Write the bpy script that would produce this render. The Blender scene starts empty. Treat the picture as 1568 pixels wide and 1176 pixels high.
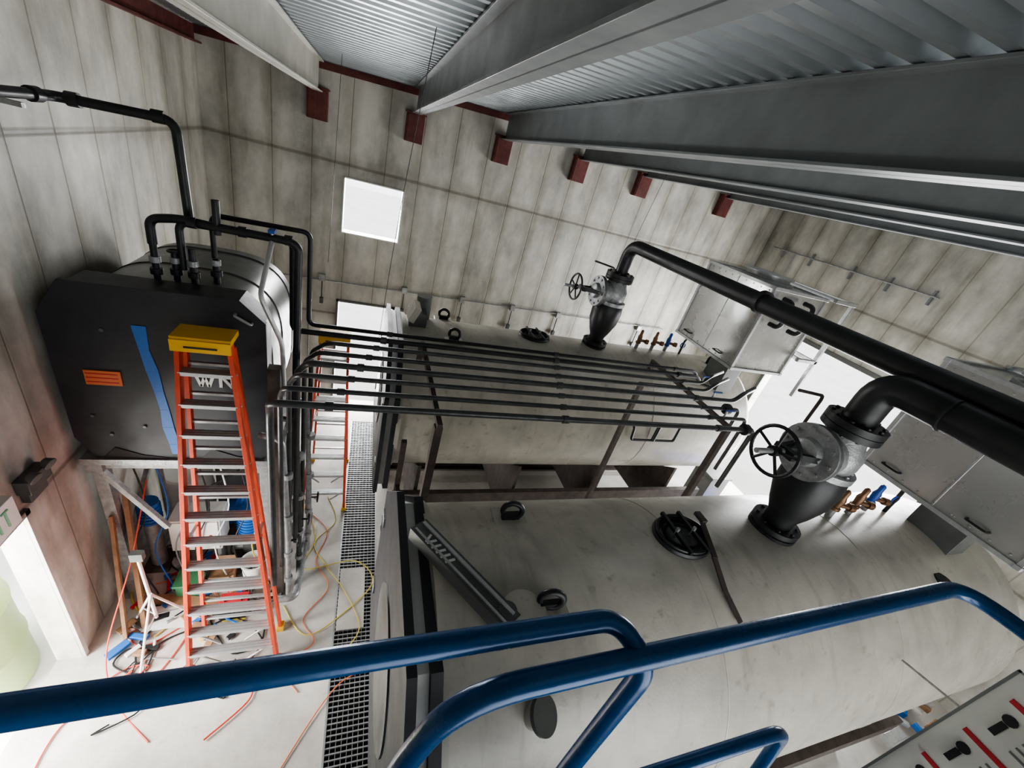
import bpy, bmesh, math, random
from mathutils import Vector, Matrix
random.seed(4)
S=bpy.context.scene
# ------------------------------------------------------------------ materials
MC={}
def mat(name,col,rough=.5,metal=0,var=.0,nscale=4,bump=0,bscale=30,spec=.5,stain=0,streak=0):
    if name in MC: return MC[name]
    m=bpy.data.materials.new(name); m.use_nodes=True
    nt=m.node_tree; b=nt.nodes['Principled BSDF']
    b.inputs['Roughness'].default_value=rough; b.inputs['Metallic'].default_value=metal
    b.inputs['Specular IOR Level'].default_value=spec
    c=(*col,1); b.inputs['Base Color'].default_value=c
    tc=nt.nodes.new('ShaderNodeTexCoord')
    out=None
    if var>0:
        n=nt.nodes.new('ShaderNodeTexNoise'); n.inputs['Scale'].default_value=nscale
        n.inputs['Detail'].default_value=8; n.inputs['Roughness'].default_value=.62
        nt.links.new(tc.outputs['Object'],n.inputs['Vector'])
        r=nt.nodes.new('ShaderNodeValToRGB'); nt.links.new(n.outputs['Fac'],r.inputs[0])
        r.color_ramp.elements[0].position=.3; r.color_ramp.elements[1].position=.7
        r.color_ramp.elements[0].color=(*[x*(1-var) for x in col],1)
        r.color_ramp.elements[1].color=(*[min(1,x*(1+var)) for x in col],1)
        out=r.outputs[0]
        rm=nt.nodes.new('ShaderNodeMapRange'); nt.links.new(n.outputs['Fac'],rm.inputs[0])
        rm.inputs[1].default_value=.3; rm.inputs[2].default_value=.7; rm.inputs[3].default_value=min(1,rough+.1); rm.inputs[4].default_value=max(0,rough-.07)
        nt.links.new(rm.outputs[0],b.inputs['Roughness'])
    def dirt(out,scale,map_,p0,p1,amt):
        n=nt.nodes.new('ShaderNodeTexNoise'); n.inputs['Scale'].default_value=scale; n.inputs['Detail'].default_value=6; n.inputs['Roughness'].default_value=.6
        mp=nt.nodes.new('ShaderNodeMapping'); mp.inputs['Scale'].default_value=map_
        nt.links.new(tc.outputs['Object'],mp.inputs[0]); nt.links.new(mp.outputs[0],n.inputs['Vector'])
        r=nt.nodes.new('ShaderNodeValToRGB'); nt.links.new(n.outputs['Fac'],r.inputs[0])
        r.color_ramp.elements[0].position=p0; r.color_ramp.elements[1].position=p1
        r.color_ramp.elements[0].color=(0,0,0,1); r.color_ramp.elements[1].color=(amt,amt,amt,1)
        mx=nt.nodes.new('ShaderNodeMix'); mx.data_type='RGBA'; nt.links.new(r.outputs[0],mx.inputs[0]); nt.links.new(out,mx.inputs[6]); mx.inputs[7].default_value=(col[0]*.42,col[1]*.39,col[2]*.35,1); return mx.outputs[2]
    if stain>0 and out: out=dirt(out,9,(1,1,1),.60,.72,stain)
    if streak>0 and out: out=dirt(out,2.2,(4.5,.8,.8),.55,.75,streak)
    if out: nt.links.new(out,b.inputs['Base Color'])
    if bump>0:
        n=nt.nodes.new('ShaderNodeTexNoise'); n.inputs['Scale'].default_value=bscale
        nt.links.new(tc.outputs['Object'],n.inputs['Vector'])
        bp=nt.nodes.new('ShaderNodeBump'); bp.inputs['Strength'].default_value=bump; bp.inputs['Distance'].default_value=.01
        nt.links.new(n.outputs['Fac'],bp.inputs['Height']); nt.links.new(bp.outputs[0],b.inputs['Normal'])
    MC[name]=m; return m
def wallmat(name,axis,col):
    m=bpy.data.materials.new(name); m.use_nodes=True; nt=m.node_tree; N=nt.nodes; L=nt.links
    b=N['Principled BSDF']; b.inputs['Roughness'].default_value=.5
    tc=N.new('ShaderNodeTexCoord'); sp=N.new('ShaderNodeSeparateXYZ'); L.new(tc.outputs['Object'],sp.inputs[0])
    def math_(op,a,bv=None):
        n=N.new('ShaderNodeMath'); n.operation=op
        for i,v in enumerate((a,bv)):
            if v is None: continue
            if isinstance(v,(int,float)): n.inputs[i].default_value=v
            else: L.new(v,n.inputs[i])
        return n.outputs[0]
    wob=N.new('ShaderNodeTexNoise'); wob.inputs['Scale'].default_value=2.2; wob.inputs['Detail'].default_value=4; L.new(tc.outputs['Object'],wob.inputs['Vector'])
    def seam(sock,period,off,width,soft,wv=0):
        u=math_('DIVIDE',math_('ADD',sock,off),period); f=math_('FRACT',u)
        d=math_('MULTIPLY',math_('ABSOLUTE',math_('SUBTRACT',f,.5)),period)
        if wv: d=math_('ADD',d,math_('MULTIPLY',math_('SUBTRACT',wob.outputs['Fac'],.5),wv))
        mr=N.new('ShaderNodeMapRange'); mr.interpolation_type='SMOOTHSTEP'; L.new(d,mr.inputs[0]); mr.inputs[1].default_value=width; mr.inputs[2].default_value=width+soft
        mr.inputs[3].default_value=1; mr.inputs[4].default_value=0
        return mr.outputs[0]
    ua=sp.outputs[axis]
    s1=seam(ua,.55,10.,.002,.010); s2=seam(ua,.55,10.,.0,.17,.26); s3=seam(sp.outputs[2],2.6,-.8,.006,.03); s4=seam(sp.outputs[2],2.6,-.8,.02,.2,.3)
    def nz(scale,mapping,detail,rough):
        n=N.new('ShaderNodeTexNoise'); n.inputs['Scale'].default_value=scale; n.inputs['Detail'].default_value=detail; n.inputs['Roughness'].default_value=rough
        mp=N.new('ShaderNodeMapping'); mp.inputs['Scale'].default_value=mapping; L.new(tc.outputs['Object'],mp.inputs[0]); L.new(mp.outputs[0],n.inputs['Vector']); return n.outputs['Fac']
    r=N.new('ShaderNodeValToRGB'); L.new(nz(1.1,(1.5,1.5,.9),10,.68),r.inputs[0])
    r.color_ramp.elements[0].position=.34; r.color_ramp.elements[1].position=.64
    r.color_ramp.elements[0].color=(*[x*.58 for x in col],1); r.color_ramp.elements[1].color=(*[min(1,x*1.12) for x in col],1)
    st=N.new('ShaderNodeMapRange'); L.new(nz(2.0,(3,3,.35),6,.6),st.inputs[0]); st.inputs[1].default_value=.52; st.inputs[2].default_value=.75; st.inputs[3].default_value=0; st.inputs[4].default_value=.8
    def mixc(a,fac,dark):
        mx=N.new('ShaderNodeMix'); mx.data_type='RGBA'; mx.blend_type='MULTIPLY'; L.new(fac,mx.inputs[0]); L.new(a,mx.inputs[6]); mx.inputs[7].default_value=(*dark,1); return mx.outputs[2]
    c=mixc(r.outputs[0],s2,(.76,.75,.72)); c=mixc(c,st.outputs[0],(.68,.65,.58)); c=mixc(c,s4,(.78,.77,.75)); c=mixc(c,s3,(.6,.58,.56)); c=mixc(c,s1,(.68,.66,.63))
    L.new(c,b.inputs['Base Color']); 
    bp=N.new('ShaderNodeBump'); bp.inputs['Strength'].default_value=.3; bp.inputs['Distance'].default_value=.02; bp.invert=True
    L.new(math_('ADD',s1,s3),bp.inputs['Height']); L.new(bp.outputs[0],b.inputs['Normal'])
    return m
WB=wallmat('insulated_panel_x',0,(.57,.555,.50)); WL=wallmat('insulated_panel_y',1,(.57,.555,.50))
CONC=mat('concrete',(.52,.50,.46),.55,0,.25,1.5,.2,20,stain=.3)
GROUND=mat('outdoor_ground',(.75,.74,.72),.9,0,.1,1)
STEEL=mat('beam_grey_paint',(.20,.215,.22),.42,.1,.15,3)
STEELL=mat('beam_light_paint',(.50,.49,.44),.5,.0,.12,3)
RED=mat('red_primer',(.12,.028,.025),.6,0,.35,6)
GALV=mat('galvanised_deck',(.40,.43,.44),.36,.7,.08,3)
TANK=mat('tank_grey_paint',(.43,.41,.355),.32,.0,.2,2.6,.08,50,stain=.5,streak=.4)
BLK=mat('black_pipe',(.018,.019,.02),.42,.1,.3,6)
RACKP=mat('dark_steel_pipe',(.075,.077,.078),.36,.5,.3,8)
BLKP=mat('black_panel',(.022,.024,.028),.5,0,.25,3)
DGREY=mat('dark_grey_enamel',(.10,.105,.10),.36,.1,.25,3)
IRON=mat('cast_grey_iron',(.34,.35,.35),.42,.5,.3,15,.3,60)
CHAN=mat('brown_steel_channel',(.085,.068,.06),.55,.3,.3,8)
BRASS=mat('brass',(.20,.115,.065),.45,.6,.3,20)
BLUEV=mat('blue_handle',(.02,.08,.35),.45)
LIFT=mat('lift_blue_paint',(.006,.08,.235),.24,.1,.2,5,.05,40)
ORG=mat('orange_fiberglass',(.62,.075,.03),.45,0,.15,8)
YEL=mat('yellow_plastic',(.78,.43,.02),.45)
ALU=mat('aluminium',(.50,.51,.51),.42,.7,.15,14)
WHITE=mat('white_paint',(.72,.72,.69),.5,0,.08,5)
TAPE=mat('blue_tape',(.02,.13,.42),.5)
INSUL=mat('sheet_metal_cladding',(.56,.56,.54),.24,.7,.07,2.0,.10,5)
WOOD=mat('plywood',(.28,.16,.085),.7,0,.3,9)
GRATE=mat('galvanised_grate',(.38,.39,.39),.45,.6,.15,10)
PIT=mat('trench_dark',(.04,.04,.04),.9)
REDL=mat('red_label',(.55,.03,.04),.5)
ORL=mat('orange_label',(.6,.16,.05),.5)
HOSER=mat('red_hose',(.6,.08,.05),.5); HOSEY=mat('yellow_cord',(.55,.45,.08),.5); HOSEG=mat('grey_cable',(.2,.21,.21),.6)
GREEN=mat('exit_green',(.25,.5,.32),.5)
GRNT=mat('green_plastic',(.06,.22,.10),.5)
POLY=mat('pale_green_poly',(.40,.50,.25),.45)
BTARP=mat('blue_tarp',(.02,.12,.62),.4,0,.3,6)
# ------------------------------------------------------------------ mesh builder
class B:
    def __init__(s,name): s.name=name; s.bm=bmesh.new(); s.mats=[]
    def mi(s,m):
        if m not in s.mats: s.mats.append(m)
        return s.mats.index(m)
    def face(s,vs,i,smooth=False):
        try:
            f=s.bm.faces.new(vs); f.material_index=i; f.smooth=smooth; return f
        except ValueError: return None
    def box(s,c,d,m,rot=None):
        i=s.mi(m); c=Vector(c); v=[]
        for x in(-1,1):
            for y in(-1,1):
                for z in(-1,1):
                    p=Vector((x*d[0]/2,y*d[1]/2,z*d[2]/2))
                    if rot is not None: p=rot@p
                    v.append(s.bm.verts.new(c+p))
        for q in((0,1,3,2),(4,6,7,5),(0,4,5,1),(2,3,7,6),(0,2,6,4),(1,5,7,3)): s.face([v[k] for k in q],i)
    def bb(s,a,b,m): s.box([(a[k]+b[k])/2 for k in range(3)],[abs(b[k]-a[k]) for k in range(3)],m)
    def beam(s,p0,p1,w,h,m,up=(0,0,1)):
        p0=Vector(p0);p1=Vector(p1); x=(p1-p0).normalized(); u=Vector(up); y=u.cross(x)
        if y.length<1e-4: y=Vector((0,1,0)).cross(x)
        y.normalize(); z=x.cross(y)
        s.box((p0+p1)/2,((p1-p0).length,w,h),m,Matrix((x,y,z)).transposed())
    def frame(s,d):
        d=d.normalized(); a=Vector((0,0,1)) if abs(d.z)<.9 else Vector((1,0,0))
        x=a.cross(d).normalized(); return x,d.cross(x)
    def tube(s,path,r,m,bend=0,n=12,cap=True,closed=False):
        i=s.mi(m); P=[Vector(p) for p in path]
        if bend>0 and len(P)>2:
            Q=[P[0]]
            for k in range(1,len(P)-1):
                a=P[k-1]-P[k]; b=P[k+1]-P[k]
                d=min(bend,a.length*.49,b.length*.49); A=P[k]+a.normalized()*d; C=P[k]+b.normalized()*d
                for t in range(8):
                    t/=7; Q.append((1-t)**2*A+2*t*(1-t)*P[k]+t*t*C)
            Q.append(P[-1]); P=Q
        rings=[]; x=None; cnt=len(P)
        for k in range(cnt):
            if closed: t=P[(k+1)%cnt]-P[k-1]
            else: t=(P[min(k+1,cnt-1)]-P[max(k-1,0)])
            if t.length<1e-9: t=Vector((0,0,1))
            t.normalize()
            if x is None: x,y=s.frame(t)
            else:
                x=(x-t*x.dot(t)); 
                if x.length<1e-6: x,_=s.frame(t)
                x.normalize(); y=t.cross(x)
            rr=r[k] if isinstance(r,(list,tuple)) else r
            rings.append([s.bm.verts.new(P[k]+(x*math.cos(2*math.pi*j/n)+y*math.sin(2*math.pi*j/n))*rr) for j in range(n)])
        for k in range(cnt-(0 if closed else 1)):
            A=rings[k];C=rings[(k+1)%cnt]
            for j in range(n): s.face([A[j],A[(j+1)%n],C[(j+1)%n],C[j]],i,True)
        if cap and not closed:
            s.face(rings[0][::-1],i); s.face(rings[-1],i)
    def cyl(s,p0,p1,r,m,n=20): s.tube([p0,p1],r,m,n=n)
    def lathe(s,o,d,prof,m,n=32):
        i=s.mi(m); o=Vector(o); d=Vector(d).normalized(); x,y=s.frame(d); pr=None
        for k,(h,r) in enumerate(prof):
            ring=[s.bm.verts.new(o+d*h+(x*math.cos(2*math.pi*j/n)+y*math.sin(2*math.pi*j/n))*max(r,.0005)) for j in range(n)]
            if pr:
                for j in range(n): s.face([pr[j],pr[(j+1)%n],ring[(j+1)%n],ring[j]],i,True)
            pr=ring
            if k==0: s.face(ring[::-1],i)
            if k==len(prof)-1: s.face(ring,i)
    def torus(s,c,ax,R,r,m,n=28,k=8):
        x,y=s.frame(Vector(ax)); c=Vector(c)
        s.tube([c+(x*math.cos(2*math.pi*j/n)+y*math.sin(2*math.pi*j/n))*R for j in range(n)],r,m,n=k,closed=True)
    def prism(s,pts,vec,m):
        i=s.mi(m); v=Vector(vec); a=[s.bm.verts.new(Vector(p)) for p in pts]; b=[s.bm.verts.new(Vector(p)+v) for p in pts]
        s.face(a[::-1],i); s.face(b,i); n=len(pts)
        for k in range(n): s.face([a[k],a[(k+1)%n],b[(k+1)%n],b[k]],i)
    def flange(s,c,d,R,t,m,bolts=8):
        c=Vector(c); d=Vector(d).normalized(); s.cyl(c-d*t/2,c+d*t/2,R,m,28); x,y=s.frame(d)
        for k in range(bolts):
            a=2*math.pi*k/bolts; p=c+(x*math.cos(a)+y*math.sin(a))*R*.82
            s.cyl(p-d*(t/2+.015),p+d*(t/2+.015),R*.075,m,6)
    def done(s,bevel=0):
        bmesh.ops.recalc_face_normals(s.bm,faces=s.bm.faces)
        me=bpy.data.meshes.new(s.name); s.bm.to_mesh(me); s.bm.free()
        for m in s.mats: me.materials.append(m)
        o=bpy.data.objects.new(s.name,me); S.collection.objects.link(o)
        try: me.set_sharp_from_angle(angle=math.radians(38))
        except Exception: pass
        if bevel>0:
            md=o.modifiers.new('bevel','BEVEL'); md.width=bevel; md.segments=2; md.limit_method='ANGLE'; md.angle_limit=math.radians(50)
        return o
# ------------------------------------------------------------------ room
XL,XR,YB,YF=-2.35,8.8,7.9,-3.5
def ceil(x,y=7.9): return 6.0+.045*x+.01*(7.9-y)
def wall(name,axis,pos,thick,u0,u1,z1,openings,m):
    b=B(name); us=sorted({u0,u1,*[o[0] for o in openings],*[o[1] for o in openings]})
    for a,c in zip(us,us[1:]):
        mid=(a+c)/2; segs=[(0,z1)]
        for o in openings:
            if o[0]<mid<o[1]:
                ns=[]
                for s0,s1 in segs:
                    if o[2]>s0: ns.append((s0,o[2]))
                    if o[3]<s1: ns.append((o[3],s1))
                segs=ns
        for s0,s1 in segs:
            if axis=='x': b.bb((a,pos,s0),(c,pos+thick,s1),m)
            else: b.bb((pos,a,s0),(pos+thick,c,s1),m)
    return b.done()
wall('wall_back','x',YB,.2,XL-.2,XR+.2,6.8,[(-.41,.57,0,2.35),(-.42,.51,3.64,4.5)],WB)
wall('wall_left','y',XL,-.2,YF-.2,YB,6.8,[(1.95,3.07,0,2.05)],WL)
wall('wall_right','y',XR,.2,YF-.2,YB,6.8,[(2.6,6.1,0,3.75)],WL)
wall('wall_front','x',YF,-.2,XL,XR,6.8,[(0,6.,0,4.6)],WB)
b=B('floor')
b.bb((XL-.2,YF-.2,-.3),(0,YB+.2,0),CONC); b.bb((.5,YF-.2,-.3),(XR+.2,YB+.2,0),CONC)
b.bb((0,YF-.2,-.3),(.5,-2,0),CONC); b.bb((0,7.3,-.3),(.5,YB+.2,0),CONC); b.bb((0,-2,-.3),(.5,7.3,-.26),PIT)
b.done()
b=B('outdoor_ground'); b.bb((-40,-40,-.4),(45,45,-.31),GROUND); b.done()
b=B('ceiling'); i=b.mi(GALV); prof=[]; y=YF
while y<YB-.15:
    prof+= [(y,0),(y+.05,0),(y+.065,.075),(y+.135,.075)]; y+=.152
prof.append((YB,0)); pr=None
for (yy,dz) in prof:
    v=[b.bm.verts.new((x,yy,ceil(x,yy)+dz)) for x in (XL,XR)]
    if pr: b.face([pr[0],v[0],v[1],pr[1]],i)
    pr=v
b.prism([(XL-.2,YF-.2,ceil(XL,YF)+.1),(XR+.2,YF-.2,ceil(XR,YF)+.1),(XR+.2,YF-.2,ceil(XR,YF)+.2),(XL-.2,YF-.2,ceil(XL,YF)+.2)],(0,YB-YF+.4,-.01*(YB-YF)+.0),GALV)
b.done()
for k,x in enumerate((-.85,.56,2.04,3.54,4.95,7.05)):
    m=STEELL if k==0 else STEEL
    b=B('ceiling_beam'); t=ceil(x)-.01; h=.34 if k==1 else .38; w=.14; L0,L1=YF+.02,YB-.12
    ty=ceil(x,L0)-.01; v=(0,L1-L0,ceil(x,L1)-.01-ty)
    def sl(x0,x1,z0,z1): b.prism([(x0,L0,ty+z0),(x1,L0,ty+z0),(x1,L0,ty+z1),(x0,L0,ty+z1)],v,m)
    sl(x-w/2,x+w/2,-.016,0); sl(x-w/2,x+w/2,-h,-h+.016); sl(x-.007,x+.007,-h,0)
    b.done(.002)
    b=B('beam_bracket'); z=t-.38
    b.bb((x-.14,YB-.14,z-.36),(x+.14,YB-.002,z+.04),RED); b.bb((x-.12,YB-.15,z-.34),(x-.02,YB-.13,z+.02),RED); b.bb((x-.16,YB-.16,z+.04),(x+.16,YB-.002,z+.06),RED)
    b.done(.004)
b=B('trim_1'); b.prism([(XL,YB-.05,ceil(XL)-.1),(XR,YB-.05,ceil(XR)-.1),(XR,YB-.05,ceil(XR)-.01),(XL,YB-.05,ceil(XL)-.01)],(0,.048,0),RED); b.done()
b=B('trim_2'); b.bb((XL,YF+.1,ceil(XL)-.2),(XL+.09,YB-.06,ceil(XL)-.18),RED); b.bb((XL,YF+.1,ceil(XL)-.2),(XL+.012,YB-.06,ceil(XL)-.01),RED); b.done()
def frame(name,axis,pos,u0,u1,z0,z1,t,m,mull=False,thick=.03):
    b=B(name)
    def seg(a,c,za,zc):
        if axis=='x': b.bb((a,pos,za),(c,pos+thick,zc),m)
        else: b.bb((pos,a,za),(pos+thick,c,zc),m)
    seg(u0-t,u0,z0,z1+t); seg(u1,u1+t,z0,z1+t); seg(u0-t,u1+t,z1,z1+t)
    if mull: seg(u0-t,u1+t,z0-t,z0)
    return b.done(.003)
frame('window_1','x',YB-.031,-.42,.51,3.64,4.5,.02,WHITE,True)
frame('trim_3','x',YB-.031,-.41,.57,0,2.35,.04,DGREY)
frame('trim_4','y',XL+.001,1.95,3.07,0,2.05,.05,WL)
frame('trim_5','y',XR-.031,2.6,6.1,0,3.75,.08,DGREY)
b=B('poly_tank'); b.lathe((-3.25,3.1,-.3),(0,0,1),[(0,.42),(.03,.45),(.5,.45),(.52,.465),(.56,.45),(1.05,.45),(1.07,.465),(1.11,.45),(1.4,.44),(1.52,.34),(1.58,.14),(1.64,.14)],POLY,40); b.done()
# ------------------------------------------------------------------ trench grates
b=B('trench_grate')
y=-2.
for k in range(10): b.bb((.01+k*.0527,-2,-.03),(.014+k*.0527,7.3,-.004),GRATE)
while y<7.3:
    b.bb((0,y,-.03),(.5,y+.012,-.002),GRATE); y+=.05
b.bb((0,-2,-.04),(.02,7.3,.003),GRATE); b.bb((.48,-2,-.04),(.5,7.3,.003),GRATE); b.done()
b=B('trench_cover_plate'); b.bb((.03,3.0,.004),(.35,3.85,.02),CONC); b.done(.004)
# ------------------------------------------------------------------ boilers
R=1.05; ZC=2.25; X0,X1=.5,6.2
def boiler(yc,tag):
    b=B('fire_tube_boiler')
    prof=[(0,R+.03),(.05,R+.03),(.05,R),(X1-X0,R)]
    for k in range(1,9):
        a=k/8*math.pi/2; prof.append((X1-X0+.32*math.sin(a),R*(math.cos(a)**.75 if k<8 else 0.01)))
    b.lathe((X0,yc,ZC),(1,0,0),prof,TANK,72)
    for xx in (2.35,4.25): b.lathe((xx,yc,ZC),(1,0,0),[(0,R+.002),(.004,R+.003),(.016,R+.003),(.02,R+.002)],TANK,72)
    def octa(s,zc=ZC): 
        w,h,c=1.10*s,1.03*s,.52*s
        return [(yc+a,zc+z) for a,z in((-w,-h+.1),(-w,h-c),(-w+c,h),(w-c,h),(w,h-c),(w,-h+.1),(w-.2,-h),(-w+.2,-h))]
    b.prism([(.33,a,z) for a,z in octa(1)],(.05,0,0),BLKP)
    b.prism([(.38,a,z) for a,z in octa(.93)],(.07,0,0),WHITE)
    b.prism([(.45,a,z) for a,z in octa(.97)],(.06,0,0),BLKP)
    b.lathe((.33,yc,ZC),(-1,0,0),[(0,.5),(.012,.5),(.012,.42),(.02,.40),(.02,.2)],DGREY,36)
    for s in(-1,1):
        for z in(1.7,2.6): b.bb((.315,yc+s*.95-.06,z-.05),(.33,yc+s*.95+.06,z+.05),IRON)
    for s in(-1,1):
        b.bb((.55,yc+s*.72-.08,.12),(6.2,yc+s*.72+.08,.14),CHAN); b.bb((.55,yc+s*.72-.08,.34),(6.2,yc+s*.72+.08,.36),CHAN); b.bb((.55,yc+s*.72-.01,.12),(6.2,yc+s*.72+.01,.36),CHAN)
        b.bb((.55,yc+s*.72-.12,0),(6.2,yc+s*.72+.12,.12),CONC)
    for xx in(.9,2.4,3.9,5.4):
        b.prism([(xx,yc-.85,.36),(xx,yc+.85,.36),(xx,yc+.85,1.55),(xx,yc+.5,1.3),(xx,yc,1.2),(xx,yc-.5,1.3),(xx,yc-.85,1.55)],(.05,0,0),CHAN)
    b.bb((.6,yc-.98,.95),(6.1,yc-.9,1.15),CHAN)
    if tag=='f': b.bb((.6,yc-.85,.0),(6.1,yc-.82,.9),BLKP)
    def lug(x,y):
        z=ZC+math.sqrt(R*R-(y-yc)**2)
        b.box((x,y,z+.005),(.24,.20,.02),TANK)
        b.box((x,y,z+.03),(.13,.035,.07),BLK); b.torus((x,y,z+.09),(.25,1,0),.068,.02,BLK,24,10)
    lug(1.1,yc+.33); lug(1.15,yc-.33)
    mx,my=2.42,yc+.05; z=ZC+R
    def ell(rx,ry,zz,tr): b.tube([(mx+math.cos(a)*rx,my+math.sin(a)*ry,z+zz) for a in [2*math.pi*k/36 for k in range(36)]],tr,BLK,n=8,closed=True)
    ell(.215,.17,.005,.03); ell(.22,.175,.04,.012); ell(.15,.11,.02,.01)
    b.lathe((mx,my,z-.05),(0,0,1),[(0,.15),(.055,.15),(.06,.12)],DGREY,36)
    for s in(-1,1): b.beam((mx+s*.08,my-.19,z+.055),(mx+s*.08,my+.19,z+.055),.024,.03,BLK); b.cyl((mx+s*.08,my,z),(mx+s*.08,my,z+.1),.014,IRON,8)
    for k,(xx,dy) in enumerate(((4.35,.18),(4.68,.2),(5.0,.24))):
        z=ZC+R-.02; y=yc+dy
        b.cyl((xx,y,z),(xx,y,z+.13),.03,IRON,12); b.lathe((xx,y,z+.1),(0,0,1),[(0,.045),(.03,.045),(.03,.03),(.12,.04),(.16,.026),(.22,.026),(.24,.01)],BRASS if k<2 else BLUEV,14)
        b.cyl((xx,y,z+.16),(xx+.12,y-.05,z+.16),.024,BRASS,10); b.lathe((xx+.1,y-.04,z+.16),(1,-.4,0),[(0,.04),(.05,.04)],BRASS,12)
    b.tube([(5.3,yc+.2,3.2),(5.3,yc+.2,3.55),(5.55,yc+.3,3.55)],.02,BLK,.05,8); b.torus((5.3,yc+.2,3.45),(0,1,0),.05,.01,BLUEV,16,6)
    b.tube([(5.7,yc-.1,3.2),(5.7,yc-.1,3.42),(5.95,yc-.25,3.42)],.035,BLK,.05,10)
    return b
def valve(b,x,y,z0):
    b.flange((x,y,z0+.02),(0,0,1),.19,.045,BLK,8)
    b.flange((x,y,z0+.08),(0,0,1),.19,.045,BLK,8)
    b.lathe((x,y,z0+.08),(0,0,1),[(0,.11),(.1,.115),(.2,.16),(.36,.215),(.52,.225),(.62,.21),(.68,.19)],BLK,32)
    zt=z0+.86
    b.flange((x,y,z0+.74),(0,0,1),.22,.05,IRON,10)
    b.lathe((x,y,z0+.74),(0,0,1),[(0,.16),(.08,.19),(.18,.19),(.26,.15),(.34,.13)],IRON,32)
    b.flange((x,y,z0+1.09),(0,0,1),.20,.05,BLK,10); b.flange((x,y,z0+1.145),(0,0,1),.20,.05,BLK,10)
    b.lathe((x,y,zt),(-1,0,0),[(0,.17),(.22,.17),(.24,.22),(.28,.22),(.28,.12),(.34,.10),(.36,.05)],IRON,28)
    b.flange((x-.27,y,zt),(1,0,0),.22,.05,IRON,10)
    for s in(-1,1): b.beam((x-.28,y+s*.1,zt),(x-.52,y+s*.05,zt),.03,.05,BLK)
    b.bb((x-.55,y-.08,zt-.03),(x-.5,y+.08,zt+.03),BLK)
    b.cyl((x-.3,y,zt),(x-.82,y,zt),.02,IRON,10)
    w=x-.64; b.torus((w,y,zt),(1,0,0),.18,.014,BLK,32,8); b.cyl((w-.03,y,zt),(w+.03,y,zt),.04,BLK,14)
    for k in range(5):
        a=2*math.pi*k/5+.3; b.cyl((w,y,zt),(w,y+math.cos(a)*.18,zt+math.sin(a)*.18),.011,BLK,8)
    b.tube([(x,y+.2,zt-.05),(x+.1,y+.35,zt),(x+.1,y+.35,zt+.3),(x-.3,y+.3,zt+.35)],.014,CHAN,.05,8)
bn=boiler(1.5,'n'); valve(bn,3.45,1.58,3.28)
rot=Matrix.Rotation(math.atan2(-.61,.40),3,'Z')
bn.box((.64,1.36,3.37),(.78,.12,.09),DGREY,rot)
bn.box((.66,1.38,3.42),(.74,.02,.015),ALU,rot); bn.box((.61,1.34,3.418),(.74,.012,.012),ALU,rot)
for t in (-.27,-.24,-.20,-.16,-.12,-.08): 
    p=rot@Vector((t,-.02,0)); bn.box((.64+p.x,1.36+p.y,3.417),(.014,.06,.004),WHITE,rot@Matrix.Rotation(.35*(1 if int(t*100)%2 else -1),3,'Z'))
bn.cyl((.84,1.1,3.2),(.84,1.1,3.42),.05,DGREY,16); bn.cyl((.98,1.14,3.24),(.98,1.14,3.31),.13,TANK,28)
bn.cyl((1.0,.8,2.95),(1.03,.75,3.04),.07,TANK,28); bn.cyl((1.03,.75,3.04),(1.04,.74,3.06),.09,DGREY,28)
bn.beam((2.63,1.64,3.40),(2.53,1.32,3.345),.04,.012,CHAN); bn.beam((2.53,1.33,3.345),(2.50,1.12,3.26),.04,.012,CHAN); bn.beam((2.50,1.13,3.265),(2.54,.95,3.17),.04,.012,CHAN); bn.box((2.63,1.64,3.40),(.05,.1,.03),CHAN)
bn.cyl((5.1,1.0,3.14),(5.1,1.0,3.2),.07,BLK,14); bn.beam((4.2,.62,2.85),(4.0,.2,3.05),.012,.012,IRON)
bn.done()
bf=boiler(5.1,'f'); valve(bf,3.45,5.15,3.28)
bf.bb((.58,4.95,3.28),(.8,5.25,3.46),DGREY); bf.cyl((.78,5.3,3.26),(.78,5.3,3.6),.1,DGREY,18); bf.box((.62,4.95,3.5),(.08,.3,.2),TANK,Matrix.Rotation(.4,3,'Y'))
bf.tube([(3.9,4.2,2.55),(3.9,4.02,2.55),(3.9,3.98,2.35),(4.7,3.98,2.35),(4.7,3.98,2.6)],.02,BLK,.04,8)
bf.cyl((4.3,3.98,2.35),(4.3,3.98,2.65),.03,BLK,10)
bf.done()
b=B('steam_pipe'); b.tube([(3.45,1.58,4.44),(3.45,1.58,4.76),(3.5,.9,4.76),(3.5,YF+.25,4.76)],.112,BLK,.32,24); b.flange((3.45,1.2,4.76),(0,1,0),.116,.01,BLK,0); b.done()
b=B('steam_pipe'); b.tube([(3.45,5.15,4.44),(3.45,5.15,4.86),(3.5,4.4,4.86),(3.78,YF+.25,4.93)],.088,BLK,.3,24)
b.flange((3.56,2.9,4.88),(0,1,0),.11,.05,BLK,0); b.done()
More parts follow.
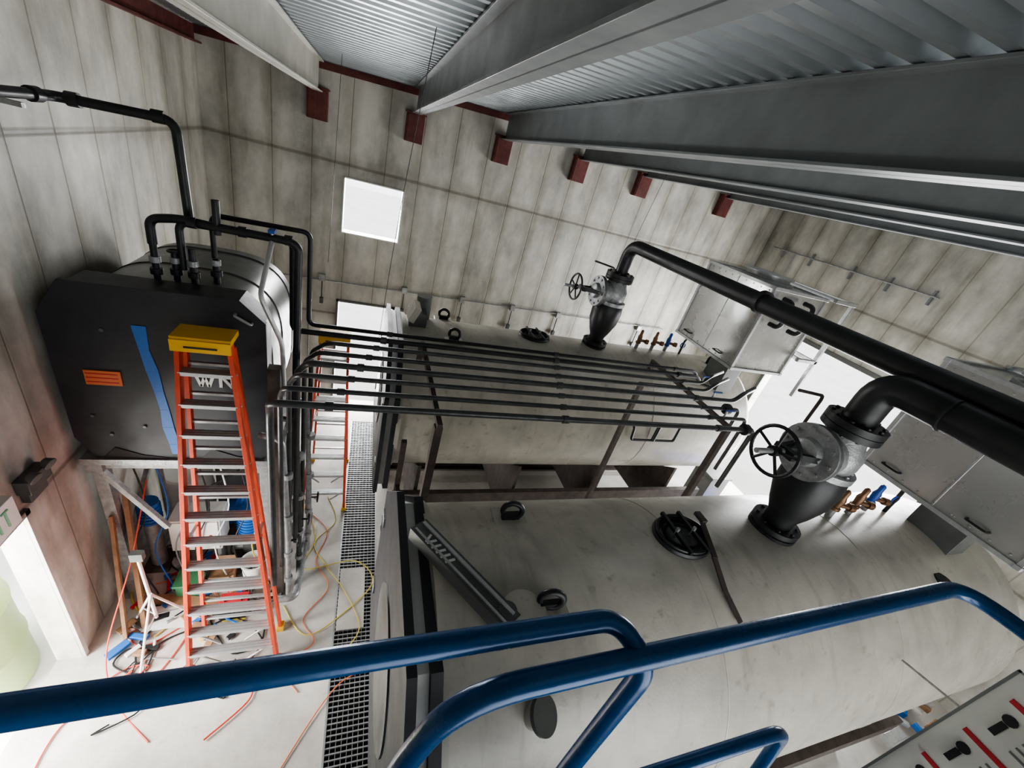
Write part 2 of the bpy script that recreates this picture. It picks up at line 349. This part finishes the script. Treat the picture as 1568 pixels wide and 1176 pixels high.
def econo(y0,y1):
    b=B('economizer_housing'); x0,x1,z0,z1=4.95,5.95,3.72,4.9
    b.bb((x0,y0,z0),(x1,y1,z1),INSUL)
    for yy in(y0,y1):
        for xx in(x0,x1): b.bb((xx-.02,yy-.02,z0-.02),(xx+.02,yy+.02,z1+.02),ALU)
    for zz in(z0,z1):
        for xx in(x0,x1): b.bb((xx-.025,y0-.03,zz-.02),(xx+.025,y1+.03,zz+.02),ALU)
        for yy in(y0,y1): b.bb((x0-.03,yy-.025,zz-.02),(x1+.03,yy+.025,zz+.02),ALU)
    for k in range(9):
        for zz in(z0+.05,z1-.05): b.cyl((x0-.008,y0+.08+k*(y1-y0-.16)/8,zz),(x0,y0+.08+k*(y1-y0-.16)/8,zz),.01,IRON,8)
    ym=(y0+y1)/2; b.bb((x0-.006,ym-.008,z0),(x0,ym+.008,z1),ALU)
    b.bb((5.45,ym-.2,3.1),(5.75,ym+.2,z0),DGREY)
    b.lathe((5.45,ym,z1),(0,0,1),[(0,.36),(.03,.36),(.03,.3),(.08,.3),(.08,.34),(.11,.34)],ALU,36)
    b.tube([(5.1,y0-.06,z1-.1),(5.1,y0-.22,z1-.1),(5.1,y0-.22,z1-.45),(5.1,y0-.06,z1-.45)],.03,BLK,.08,12)
    b.tube([(5.5,y0-.06,z1-.1),(5.5,y0-.22,z1-.1),(5.5,y0-.22,z1-.5),(5.5,y0-.06,z1-.5)],.03,BLK,.08,12)
    for s in range(2): b.tube([(4.955,y0+.25+s*.7,z0+.1),(4.90,y0+.25+s*.7,z0+.1),(4.90,y0+.4+s*.7,z0+.1),(4.955,y0+.4+s*.7,z0+.1)],.01,BLK,.02,8)
    for xx in(6.05,6.35):
        b.beam((xx,y0-.1,z1+.03),(xx,y1,z1+.03),.05,.05,ALU); b.beam((xx,y0-.1,z0+.3),(xx,y1,z0+.3),.05,.05,ALU)
    for zz in(z1+.03,z0+.3): b.beam((5.97,y0-.1,zz),(6.4,y0-.1,zz),.05,.05,ALU); b.beam((5.97,y1,zz),(6.4,y1,zz),.05,.05,ALU)
    for yy in(y0-.1,y1-.03): b.beam((6.35,yy,z1),(6.35,yy,z0-.3),.05,.05,ALU,(0,1,0))
    b.done(.006)
econo(3.95,5.2); econo(.75,2.0)
# ------------------------------------------------------------------ pipe rack
b=B('pipe_rack')
for xx,ya,yb in((.7,2.75,4.35),(4.27,2.95,4.7)):
    b.beam((xx,ya,3.345),(xx,yb,3.345),.045,.05,CHAN)
    b.beam((xx,ya+.05,3.32),(xx,ya+.05,.0),.07,.07,CHAN,(0,1,0)); b.bb((xx-.1,ya-.05,0),(xx+.1,ya+.15,.012),CHAN)
    b.beam((xx-.02,yb-.06,3.32),(xx-.02,yb-.06,3.12 if yb<4.5 else 3.2),.06,.06,CHAN,(0,1,0))
b.beam((3.55,3.9,3.36),(3.55,3.9,0),.06,.06,CHAN,(0,1,0)); b.beam((3.55,3.9,3.34),(4.27,3.9,3.34),.05,.04,CHAN)
b.beam((.6,3.85,2.3),(.6,3.85,0),.06,.06,CHAN,(0,1,0)); b.beam((.6,2.8,1.6),(.6,3.85,1.6),.05,.05,CHAN)
b.done()
ys=[2.86,3.08,3.3,3.52,3.74,3.96,4.16,4.34]
for k,y in enumerate(ys):
    b=B('rack_pipe'); r=.023 if k%3 else .03; z=3.42; xe=4.5+.1*(k%4)
    if k>=6:
        p=[(-1.45+.18*(k-6),y-.05,3.9),(-1.45+.18*(k-6),y-.05,4.3+.06*(k-6)),(-.5-.12*(7-k),y,4.3+.06*(k-6)),(-.5-.12*(7-k),y,z),(xe,y,z),(xe+.1,y,3.42-.1),(5.0,y-.05,3.3)]
    elif k<3: p=[(-.62+.035*k,y+.2,.95),(-.62+.035*k,y+.2,z-.22),(-.58+.06*k,y,z),(xe,y,z),(xe,y,2.5+.1*k)]
    else: p=[(-.62+.035*k,y+.2,.8),(-.62+.035*k,y+.2,z-.22),(-.58+.06*k,y,z),(xe,y,z),(xe+.1,y,z+.12),(xe+.45,y+.15,z+.15)]
    b.tube(p,r,RACKP if k<6 else BLK,.08,12)
    for xx in(-.2,1.9,3.9): b.cyl((xx+.07*k,y,z),(xx+.07*k+.06,y,z),r*1.35,RACKP,12)
    if k in(1,3,5): 
        b.cyl((4.1+.1*k,y,z),(4.1+.1*k,y,z+.1),.012,IRON,8); b.box((4.1+.1*k+.05,y,z+.11),(.14,.025,.015),BLUEV)
    if k in(0,2): b.flange((4.35+.06*k,y,z),(1,0,0),.07,.05,BLK,6)
    b.done()
# ------------------------------------------------------------------ left raised boiler
b=B('raised_boiler'); yF=3.7
def oct2(s):
    cx,cz=-1.51,3.0; 
    pts=[(-2.27,2.35),(-2.27,3.55),(-2.1,3.83),(-.95,3.85),(-.76,3.66),(-.75,2.2),(-.85,2.12),(-2.15,2.12)]
    return [(cx+(x-cx)*s,cz+(z-cz)*s) for x,z in pts]
b.prism([(x,yF,z) for x,z in oct2(1)],(0,.05,0),BLKP)
b.prism([(x,yF+.05,z) for x,z in oct2(.97)],(0,.27,0),BLKP)
i=b.mi(DGREY); rings=[]
for k,(yy,s) in enumerate(((4.02,.93),(4.03,.95),(5.25,.95),(5.36,.9),(5.42,.75),(5.44,.4),(5.445,.02))):
    rg=[]
    for j in range(64):
        a=2*math.pi*j/64; ca,sa=math.cos(a),math.sin(a); e=.62
        rg.append(b.bm.verts.new((-1.51+.78*s*math.copysign(abs(ca)**e,ca),yy,2.98+.86*s*math.copysign(abs(sa)**e,sa))))
    rings.append(rg)
for A,C in zip(rings,rings[1:]):
    for j in range(64): b.face([A[j],A[(j+1)%64],C[(j+1)%64],C[j]],i,True)
for yy in(4.5,5.1):
    b.tube([(-1.51+.743*math.copysign(abs(math.cos(a))**.62,math.cos(a)),yy,2.98+.820*math.copysign(abs(math.sin(a))**.62,math.sin(a))) for a in [2*math.pi*j/48 for j in range(48)]],.008,DGREY,n=6,closed=True)
b.bb((-2.08,yF-.012,2.93),(-1.84,yF,3.07),ORL)
for k in range(3): b.bb((-2.07,yF-.015,2.955+k*.04),(-1.86,yF-.011,2.965+k*.04),REDL)
zs=[3.52,3.3,3.1,2.9,2.7,2.5,2.3,2.18]; cx=[-1.66,-1.65,-1.62,-1.6,-1.58,-1.575,-1.55,-1.56]; ww=[.05,.035,.045,.035,.035,.045,.04,.02]
for k in range(7): b.prism([(cx[k]-ww[k],yF-.006,zs[k]),(cx[k]+ww[k],yF-.006,zs[k]),(cx[k+1]+ww[k+1],yF-.006,zs[k+1]),(cx[k+1]-ww[k+1],yF-.006,zs[k+1])],(0,.004,0),TAPE)
def stroke(x0,z0,x1,z1): b.beam((x0,yF-.004,z0),(x1,yF-.004,z1),.006,.026,WHITE,(0,0,1) if abs(x1-x0)>.001 else (1,0,0))
x=-1.32
for p in(((0,.13),(.04,0)),((.04,0),(.07,.1)),((.07,.1),(.10,0)),((.10,0),(.14,.13)),((.19,0),(.19,.13)),((.19,.13),(.28,0)),((.28,0),(.28,.13))):
    stroke(x+p[0][0],2.98+p[0][1],x+p[1][0],2.98+p[1][1])
b.tube([(-.98,yF-.01,3.73),(-.98,yF-.05,3.73),(-.86,yF-.05,3.66),(-.86,yF-.01,3.66)],.012,IRON,.02,8)
for (xx,zz) in((-1.9,3.45),(-1.4,3.4),(-2.1,2.6),(-1.75,2.5),(-2.0,2.4)): b.cyl((xx,yF-.012,zz),(xx,yF,zz),.015,DGREY,10)
b.bb((-2.27,yF-.03,2.05),(-.75,yF+.3,2.12),IRON)
for xx in(-2.1,-1.35): b.prism([(xx,yF-.008,2.13),(xx+.5,yF-.008,2.13),(xx+.3,yF-.008,2.16),(xx+.1,yF-.008,2.25)],(0,.006,0),PIT)
for xx in(-2.2,-.82):
    b.beam((xx,3.7,2.0),(xx,5.4,2.0),.12,.14,IRON)
    for yy in(3.8,5.3): b.beam((xx,yy,2.),(xx,yy,0),.1,.1,IRON,(0,1,0)); b.bb((xx-.12,yy-.12,0),(xx+.12,yy+.12,.015),IRON)
    b.beam((xx,3.8,.6),(xx,5.3,1.9),.05,.05,IRON)
for yy in(3.8,4.6,5.3): b.beam((-2.2,yy,2.0),(-.82,yy,2.0),.1,.12,IRON)
b.beam((-2.2,5.3,.6),(-.82,5.3,1.9),.05,.05,IRON)
b.beam((-2.2,3.75,1.95),(-1.75,3.75,1.1),.05,.05,IRON)
for xx,yy,h in((-1.62,4.05,.45),(-1.5,4.1,.35),(-1.37,4.08,.4),(-1.24,4.2,.3)):
    b.cyl((xx,yy,3.75),(xx,yy,3.8+h-.1),.026,BLK,14); b.cyl((xx,yy,3.85),(xx,yy,3.9),.045,BLK,14); b.cyl((xx,yy,3.95),(xx,yy,4.0),.04,IRON,14)
b.torus((-1.5,4.1,4.05),(0,0,1),.045,.008,BLK,16,6)
b.done(.004)
b=B('feed_pipe')
b.tube([(-1.62,4.05,4.1),(-1.62,4.05,4.3),(-1.42,4.05,4.34),(-1.2,4.0,4.34),(-.62,3.98,4.34),(-.55,3.98,4.3),(-.55,3.9,3.0),(-.62,3.8,1.0)],.034,BLK,.07,14)
b.tube([(-.9,4.0,4.34),(-.75,4.0,4.34),(-.78,3.62,3.95),(-.62,3.6,3.55),(-.6,3.6,3.0)],.02,ALU,.06,10)
b.cyl((-1.15,4.0,4.28),(-1.15,4.0,4.55),.028,BLK,14); b.box((-.75,3.98,4.4),(.05,.1,.025),BLUEV); b.cyl((-.75,3.98,4.34),(-.75,3.98,4.4),.015,IRON,8)
for xx in(-1.35,-1.0,-.66): b.cyl((xx,4.0,4.34),(xx+.06,4.0,4.34),.044,BLK,14)
b.done()
b=B('wall_pipe'); b.tube([(-2.15,YF+.25,4.98),(-2.15,4.25,4.98),(-1.44,4.25,5.02),(-1.4,4.2,4.25)],.034,BLK,.1,16)
b.cyl((-2.15,4.02,4.98),(-2.15,4.10,4.98),.048,BLK,16); b.cyl((-1.5,4.25,5.02),(-1.58,4.25,5.015),.046,BLK,16); b.cyl((-2.0,4.25,4.99),(-2.07,4.25,4.985),.048,BLK,16)
for yy in(0.,3.9): b.bb((XL+.002,yy-.03,4.8),(XL+.05,yy+.03,5.2),IRON); b.bb((XL+.002,yy-.02,4.9),(XL+.22,yy+.02,4.93),IRON)
b.done()
b=B('drain_piping')
for k,(xx,yy) in enumerate(((-.55,3.45),(-.48,3.75),(-.42,4.1),(-.62,4.35))):
    b.tube([(xx,yy,.15),(xx,yy,1.2),(xx-.05,yy,2.6),(xx-.25,yy+.05,2.6)],.03,RACKP if k%2 else IRON,.1,12)
    for z in(.45,.9,1.5,2.1): b.cyl((xx,yy,z) ,(xx,yy,z+.06),.045,IRON,12)
    b.torus((xx+.1,yy,1.15),(1,0,0),.06,.01,BLK,16,6); b.cyl((xx,yy,1.15),(xx+.1,yy,1.15),.012,BLK,8)
b.beam((-.68,3.6,0),(-.68,3.6,3.3),.1,.1,CHAN,(0,1,0)); b.bb((-.76,3.5,0),(-.56,3.7,.02),CHAN)
b.tube([(-.66,3.3,.3),(-.45,3.3,.3),(-.45,4.6,.3)],.04,IRON,.1,12)
b.done()
# ------------------------------------------------------------------ ladders
def ladder(f,r,top,w0,w1,H,n,base):
    b=B('step_ladder'); fx,fy=f; tx,ty=top
    def P(s,t,rear):
        w=(w0*(1-t)+w1*t)*(1 if not rear else .93)/2
        yy=((r if rear else fy)*(1-t)+(ty+(.10 if rear else 0))*t)
        return Vector((fx*(1-t)+tx*t+s*w,yy,.02+t*H))
    for s in(-1,1):
        b.beam(P(s,0,0),P(s,1,0),.085,.034,ORG,(1,0,0)); b.beam(P(s,0,1),P(s,.97,1),.06,.03,ORG,(1,0,0))
        for rr in(0,1): p=P(s,0,rr); b.box((p.x,p.y,.03),(.07,.1,.06),YEL if rr else base)
        b.beam(P(s,.45,0),P(s,.45,1),.02,.02,ALU); 
    for k in range(1,n+1):
        t=k/(n+1.); a=P(-1,t,0);c=P(1,t,0); b.bb((a.x,a.y-.045,a.z-.035),(c.x,c.y+.045,a.z),ALU)
        for q in(-.03,0,.03): b.bb((a.x,a.y+q-.003,a.z),(c.x,a.y+q+.003,a.z+.003),HOSEG)
        for s in(-1,1):
            p=P(s,t,0); b.cyl((p.x+s*.018,p.y,p.z-.015),(p.x+s*.024,p.y,p.z-.015),.01,ALU,8)
        a=P(-1,t,1);c=P(1,t,1); b.beam(a,c,.03,.025,ALU)
        if k in(1,2): 
            for s in(-1,1): b.beam(P(s,t,0),P(s*.3,t-.055,0),.015,.02,ALU)
    b.bb((tx-w1/2-.03,ty-.08,H),(tx+w1/2+.03,ty+.15,H+.05),YEL); b.bb((tx-w1/2-.03,ty-.095,H-.07),(tx+w1/2+.03,ty-.075,H+.03),YEL)
    b.bb((tx-.11,ty-.1,H-.035),(tx+.11,ty-.094,H-.02),BLK)
    b.done(.004)
ladder((-.955,2.76),3.13,(-1.14,3.45),.80,.34,3.58,12,ORG)
ladder((-.3,4.95),6.1,(-.3,5.5),.60,.34,2.75,8,YEL)
# ------------------------------------------------------------------ lift (camera stands in it)
b=B('scissor_lift'); r=.0175; zt=4.8
b.tube([(-1.2,-.75,zt),(-1.2,.295,zt),(.44,.295,zt),(.475,.23,zt-.03),(.46,.225,4.2),(.46,.225,3.4)],r,LIFT,.07,16)
b.tube([(.1,.235,3.4),(.1,.235,4.55),(.16,.235,zt-.02),(1.47,.255,zt-.02),(1.5,.1,zt-.02),(1.5,-.75,zt-.02)],r*1.05,LIFT,.1,16)
b.tube([(.46,.205,4.25),(1.2,.205,4.25),(1.27,.205,4.1),(1.27,.1,3.4)],r,LIFT,.09,16)
b.tube([(-1.2,.295,zt),(-1.2,.1,3.4)],r,LIFT,0,12); b.tube([(1.5,-.72,zt-.02),(1.5,-.72,3.4)],r,LIFT,0,12)
b.tube([(-1.2,-.75,zt),(1.5,-.75,zt)],r,LIFT,0,12); b.tube([(-1.2,-.75,zt),(-1.2,-.75,3.4)],r,LIFT,0,12)
b.bb((-1.25,-.8,3.3),(1.55,.1,3.4),LIFT)
for k in range(4):
    z=.75+k*.63
    for s in(-.65,.0): b.beam((-1.1,s,z),(1.4,s,z+.6),.06,.1,LIFT); b.beam((-1.1,s+.08,z+.6),(1.4,s+.08,z),.06,.1,LIFT)
b.bb((-1.15,-.8,.2),(1.45,.15,.7),LIFT)
for xx in(-.85,1.15):
    for yy in(-.8,.15): b.cyl((xx,yy-.06,.22),(xx,yy+.06,.22),.22,BLK,24)
b.done()
b=B('safety_placard'); X=1.46; Yt=.095
b.bb((X,-.35,4.05),(X+.012,Yt,4.71),WHITE); b.bb((X-.001,Yt-.004,4.05),(X+.013,Yt+.002,4.71),HOSEG)
for z0 in(4.64,4.50,4.36,4.22):
    b.bb((X-.003,-.33,z0),(X,Yt-.03,z0+.012),REDL)
    for k in range(5): b.bb((X-.003,-.30,z0-.022-k*.018),(X,Yt-.09,z0-.018-k*.018),HOSEG)
    b.lathe((X,Yt-.055,z0-.035),(-1,0,0),[(0,.013),(.003,.013)],BLK,12); b.bb((X-.003,Yt-.062,z0-.09),(X,Yt-.048,z0-.05),BLK)
b.done()
# ------------------------------------------------------------------ exit sign, wall conduits
b=B('exit_sign'); b.bb((XL+.002,2.48,2.12),(XL+.07,2.98,2.38),WHITE)
for pts in ([(0,0),(0,1)],[(0,0),(.6,0)],[(0,.5),(.5,.5)],[(0,1),(.6,1)],[(1,0),(1.6,1)],[(1,1),(1.6,0)],[(2.2,0),(2.2,1)],[(2.9,0),(2.9,1)],[(2.6,1),(3.2,1)]):
    (a,c),(d,e)=pts; f=lambda u,v:(XL+.072,2.55+u*.11,2.18+v*.14)
    b.tube([f(a,c),f(d,e)],.010,GREEN,n=6)
b.done(.004)
b=B('emergency_light'); b.bb((XL+.002,3.1,2.25),(XL+.09,3.35,2.38),DGREY); b.bb((XL+.002,3.12,2.15),(XL+.06,3.32,2.25),DGREY)
for yy in(3.14,3.31): b.lathe((XL+.08,yy,2.42),(1,-.2,-.4),[(0,.03),(.05,.05),(.06,.05)],DGREY,16)
b.done(.004)
b=B('wall_conduit')
b.tube([(-1.4,YB-.05,2.72),(7.,YB-.05,2.85)],.014,IRON,0,8)
for xx in(-.7,.75,1.9,3.0,4.1,5.2,6.3):
    b.bb((xx-.05,YB-.09,2.72),(xx+.05,YB-.002,2.84),IRON); b.tube([(xx,YB-.05,2.72),(xx,YB-.05,2.4)],.010,BLK,0,6); b.bb((xx-.03,YB-.1,2.3),(xx+.03,YB-.03,2.40),DGREY)
b.tube([(-.9,YB-.05,2.72),(-.9,YB-.05,1.2)],.014,IRON,0,8); b.done()
b=B('electrical_panel'); b.bb((-2.0,YB-.15,1.3),(-1.5,YB-.002,2.0),DGREY); b.bb((-1.97,YB-.165,1.33),(-1.53,YB-.15,1.97),IRON); b.tube([(-1.75,YB-.07,2.0),(-1.75,YB-.07,2.72)],.014,IRON,0,8); b.done(.004)
b=B('wall_conduit')
b.tube([(XR-.05,7.6,5.3),(XR-.05,4.2,5.3)],.015,IRON,0,8)
for yy in(7.3,6.6,5.7,5.0,4.3): b.bb((XR-.06,yy-.015,5.15),(XR-.002,yy+.015,5.4),HOSEG)
b.tube([(XR-.05,7.0,5.3),(XR-.05,7.0,1.2)],.015,IRON,0,8); b.done()
b=B('hanging_cable')
b.tube([(.30,3.4,ceil(.3)),(.25,3.8,5.0),(.22,4.0,4.2),(.2,4.1,3.46)],.003,BLK,.2,6)
b.tube([(-.45,6.4,ceil(-.4)),(-.5,6.4,3.5)],.003,BLK,0,6); b.tube([(3.9,5.6,ceil(3.9)),(3.6,5.4,4.6)],.003,BLK,0,6); b.done()
# ------------------------------------------------------------------ clutter under left boiler
b=B('work_light_tripod')
c=Vector((-1.75,3.2,0))
b.cyl(c+Vector((0,0,.35)),c+Vector((-.06,.06,1.25)),.016,WHITE,10)
for k in range(3):
    a=2.1*k+.4; b.cyl(c+Vector((0,0,.75)),c+Vector((math.cos(a)*.38,math.sin(a)*.38,.0)),.012,WHITE,8)
    b.cyl(c+Vector((0,0,.4)),c+Vector((math.cos(a)*.2,math.sin(a)*.2,.35)),.008,IRON,6)
b.box(c+Vector((-.06,.06,1.27)),(.10,.06,.1),DGREY); b.done()
b=B('control_cabinet'); b.bb((-1.85,3.95,.45),(-1.35,4.25,.95),WHITE); b.bb((-1.83,3.935,.47),(-1.37,3.95,.93),WHITE); b.cyl((-1.45,3.92,.7),(-1.45,3.94,.7),.02,REDL,10)
b.bb((-1.75,3.93,.62),(-1.62,3.937,.78),HOSEG)
for xx in(-1.8,-1.4): b.bb((xx-.02,4.0,0),(xx+.02,4.2,.45),IRON)
b.tube([(-1.6,4.1,.95),(-1.6,4.1,1.9)],.018,HOSEG,0,8); b.tube([(-1.5,4.1,.95),(-1.5,4.1,1.3),(-1.1,4.3,1.5)],.018,BLK,.1,8); b.done(.005)
b=B('feed_pump')
b.bb((-1.6,4.4,0),(-.9,4.9,.12),CHAN); b.cyl((-1.5,4.65,.36),(-1.1,4.65,.36),.17,TAPE,24); b.cyl((-1.1,4.65,.36),(-.98,4.65,.36),.22,REDL,24)
for k in range(7): b.cyl((-1.47+k*.05,4.65,.36),(-1.455+k*.05,4.65,.36),.185,TAPE,24)
b.tube([(-1.04,4.65,.5),(-1.04,4.65,1.5),(-1.04,5.0,1.5)],.04,IRON,.1,12)
for z in(.7,1.1,1.4): b.cyl((-1.04,4.65,z),(-1.04,4.65,z+.05),.075,TAPE,16)
b.done()
b=B('booster_pump')
b.bb((-1.3,4.05,0),(-.9,4.3,.1),CHAN); b.cyl((-1.1,4.18,.1),(-1.1,4.18,.5),.1,DGREY,20); b.cyl((-1.1,4.18,.5),(-1.1,4.18,.85),.13,TAPE,20)
for k in range(6): b.cyl((-1.1,4.18,.53+k*.05),(-1.1,4.18,.54+k*.05),.145,TAPE,20)
b.cyl((-1.28,4.18,.2),(-.92,4.18,.2),.045,IRON,12); b.done()
b=B('booster_pump')
b.bb((-2.2,4.0,.0),(-1.95,4.3,.08),CHAN); b.cyl((-2.07,4.12,.08),(-2.07,4.12,.8),.08,IRON,20); b.cyl((-2.07,4.12,.8),(-2.07,4.12,1.1),.1,TAPE,20)
for k in range(5): b.cyl((-2.07,4.12,.83+k*.05),(-2.07,4.12,.84+k*.05),.112,TAPE,20)
b.tube([(-2.07,4.2,.2),(-2.07,4.5,.2),(-2.07,4.5,1.6)],.03,IRON,.08,10); b.done()
b=B('chemical_drum'); b.lathe((-1.95,4.85,0),(0,0,1),[(0,.25),(.02,.27),(.3,.27),(.31,.28),(.33,.27),(.62,.27),(.63,.28),(.65,.27),(.9,.27),(.92,.25)],WHITE,36); b.done()
b=B('softener_tank'); b.lathe((-1.45,5.1,0),(0,0,1),[(0,.24),(.02,.26),(1.2,.26),(1.35,.2),(1.42,.08),(1.5,.07)],HOSEG,36); b.box((-1.45,5.1,1.55),(.2,.16,.14),BLK); b.done()
b=B('wood_plank'); b.beam((-2.15,3.95,1.45),(-1.95,3.35,.03),.04,.14,WOOD); b.done()
b=B('wood_plank'); b.beam((-1.95,3.62,.03),(-1.3,3.5,.03),.12,.04,WOOD); b.done()
b=B('wood_plank'); b.beam((-2.2,3.75,1.3),(-2.05,3.2,.03),.03,.09,WOOD); b.done()
b=B('tool_box'); b.bb((-1.25,3.3,0),(-.98,3.5,.16),BLK); b.bb((-1.26,3.29,.16),(-.97,3.51,.2),REDL); b.tube([(-1.2,3.4,.2),(-1.2,3.4,.26),(-1.03,3.4,.26),(-1.03,3.4,.2)],.01,BLK,.03,8); b.done(.008)
b=B('storage_bin'); b.prism([(-1.75,3.62,0),(-1.5,3.62,0),(-1.5,3.82,0),(-1.75,3.82,0)],(0,0,.22),GRNT); b.bb((-1.77,3.6,.22),(-1.48,3.84,.25),GRNT); b.done(.006)
b=B('cardboard_box'); b.bb((-1.45,3.75,0),(-1.2,3.9,.2),WOOD); b.prism([(-1.45,3.75,.2),(-1.2,3.75,.2),(-1.22,3.66,.28),(-1.43,3.66,.28)],(0,.004,.004),WOOD); b.prism([(-1.45,3.9,.2),(-1.2,3.9,.2),(-1.22,3.97,.28),(-1.43,3.97,.28)],(0,.004,.004),WOOD); b.done()
def spline(pts,seg=8):
    P=[Vector(p) for p in pts]; Q=[]
    for k in range(len(P)-1):
        p0,p1,p2,p3=P[max(k-1,0)],P[k],P[k+1],P[min(k+2,len(P)-1)]
        for t in range(seg):
            t/=seg; Q.append(.5*((2*p1)+(-p0+p2)*t+(2*p0-5*p1+4*p2-p3)*t*t+(-p0+3*p1-3*p2+p3)*t**3))
    Q.append(P[-1]); return Q
def hose(name,pts,r,m):
    b=B(name); b.tube(spline(pts),r,m,n=7); b.done()
hose('air_hose',[(-2.2,3.5,.01),(-1.9,3.1,.01),(-1.5,3.3,.01),(-1.7,2.7,.01),(-2.2,2.5,.01),(-2.25,2.0,.01)],.007,HOSER)
hose('air_hose',[(-1.95,3.95,1.6),(-2.0,3.5,.9),(-2.1,3.0,.2),(-1.9,2.6,.01),(-1.5,2.2,.01)],.007,HOSER)
hose('extension_cord',[(-.6,5.2,.01),(-.35,4.4,.01),(-.45,3.9,.01),(.2,3.95,.03),(.45,3.6,.03),(.1,3.2,.03),(-.3,3.0,.01),(-.6,3.4,.01)],.007,HOSEY)
hose('extension_cord',[(-.5,4.9,.01),(-.2,4.5,.01),(-.3,4.0,.01),(-.1,3.6,.01),(-.35,3.2,.01),(-.2,2.9,.01),(-.5,2.7,.01),(-.3,2.4,.01)],.006,ORL)
hose('extension_cord',[(-.25,5.2,.01),(-.1,4.7,.01),(-.35,4.3,.01),(-.15,3.9,.01),(.1,3.5,.03),(.3,3.0,.03),(.1,2.7,.03)],.006,HOSEY)
hose('extension_cord',[(.55,2.5,.01),(.1,2.4,.02),(-.4,1.7,.01),(-.7,1.1,.01),(-.3,.4,.01)],.006,ORL)
b=B('cable_bundle')
for k in range(28):
    x0=-2.1+random.random()*1.3; y0=2.8+random.random()*1.4; pts=[]
    for q in range(6): pts.append((max(-2.25,min(-.75,x0)),y0,.012+.01*random.random())); x0+=random.uniform(-.35,.35); y0+=random.uniform(-.3,.3)
    b.tube(spline(pts,6),random.choice((.005,.007,.009)),random.choice((HOSEG,BLK,HOSER,WHITE,BLK,HOSEY,ORL)),n=6)
for k in range(7):
    x0=-2.1+k*.19; b.tube(spline([(x0,4.0,2.0),(x0+.1,3.95,1.2),(x0-.05,3.85,.6),(x0+.15,3.7,.02)],6),.008,(BLK,TAPE,HOSEG,BLK,WHITE,BLK,HOSEY)[k],n=6)
b.done()
b=B('hand_tools')
for k in range(55):
    x0=-2.15+random.random()*1.3; y0=3.0+random.random()*1.2; a=random.random()*6.3; l=random.uniform(.05,.2)
    b.box((x0,y0,.02+random.random()*.03),(l,random.uniform(.02,.08),random.uniform(.02,.06)),random.choice((BLK,DGREY,IRON,REDL,TAPE,WOOD,WHITE,BLK,TAPE)),Matrix.Rotation(a,3,'Z'))
b.done(.004)
b=B('cable_coil')
for k in range(5): b.torus((-.85+.01*k,3.55+.015*k,.012+.014*k),(0.05*k,.1,1),.16+.012*(k%3),.008,HOSEG,28,6)
b.done()
b=B('drop_cloth'); i=b.mi(WHITE); g=[[b.bm.verts.new((-1.95+u*.07,3.25+v*.05,.015+.03*random.random())) for v in range(7)] for u in range(9)]
for u in range(8):
    for v in range(6): b.face([g[u][v],g[u+1][v],g[u+1][v+1],g[u][v+1]],i,True)
b.done()
b=B('bucket'); b.lathe((-1.0,3.85,0),(0,0,1),[(0,.11),(.01,.12),(.3,.14),(.3,.15),(.32,.15),(.32,.13),(.05,.11),(.05,.01)],WHITE,24); b.done()
b=B('waste_bin'); b.prism([(7.0,4.6,0),(7.5,4.6,0),(7.5,5.1,0),(7.0,5.1,0)],(0,0,.9),DGREY); b.bb((6.97,4.57,.9),(7.53,5.13,.96),DGREY); b.done(.01)
b=B('blue_tarp'); i=b.mi(BTARP); g=[[b.bm.verts.new((6.7+u*.12,3.3+v*.12,.02+.35*random.random()*math.sin(math.pi*u/11)*math.sin(math.pi*v/9))) for v in range(10)] for u in range(12)]
for u in range(11):
    for v in range(9): b.face([g[u][v],g[u+1][v],g[u+1][v+1],g[u][v+1]],i)
b.done()
b=B('scrap_pile')
for k in range(40):
    x0=7.0+random.random()*1.2; y0=-.2+random.random()*1.8; a=random.random()*6.3
    b.box((x0,y0,.05+random.random()*.25),(random.uniform(.1,.4),random.uniform(.04,.2),random.uniform(.03,.15)),random.choice((WHITE,DGREY,IRON,WOOD,ALU,TAPE)),Matrix.Rotation(a,3,'Z'))
b.done(.004)
# ------------------------------------------------------------------ lights
def area(name,loc,rot,sx,sy,e,col=(1,1,1)):
    l=bpy.data.lights.new(name,'AREA'); l.shape='RECTANGLE'; l.size=sx; l.size_y=sy; l.energy=e; l.color=col
    o=bpy.data.objects.new(name,l); o.location=loc; o.rotation_euler=rot; S.collection.objects.link(o)
H=math.pi/2
area('daylight_door_left',(XL-1.6,2.0,1.6),(0,-H-.15,0),3.0,2.8,1300,(1,.99,.96))
area('daylight_door_right',(XR+.5,4.35,1.9),(0,H,0),3.7,3.4,780,(.99,.99,1))
area('daylight_window_back',(.05,YB+.35,4.07),(-H,0,0),.93,.86,110)
area('daylight_door_back',(.08,YB+.35,1.2),(-H,0,0),1,2.3,170)
area('daylight_bay_front',(3.,YF-.4,2.4),(H,0,0),6,4.5,150,(.97,.99,1))
W=bpy.data.worlds.new('sky'); S.world=W; W.use_nodes=True
W.node_tree.nodes['Background'].inputs[0].default_value=(.97,.98,1,1); W.node_tree.nodes['Background'].inputs[1].default_value=3.2
# ------------------------------------------------------------------ camera
cd=bpy.data.cameras.new('camera'); cam=bpy.data.objects.new('camera',cd); S.collection.objects.link(cam)
cd.sensor_width=36; cd.lens=14.23; cd.clip_start=.02
cam.matrix_world=Matrix(((.9288,-.0815,-.3612,0),(-.2689,.5221,-.8093,0),(.2546,.8490,.4630,5.4),(0,0,0,1)))
S.camera=cam
S.view_settings.view_transform='AgX'
try: S.view_settings.look='AgX - Medium High Contrast'
except Exception: pass
S.view_settings.exposure=0.0
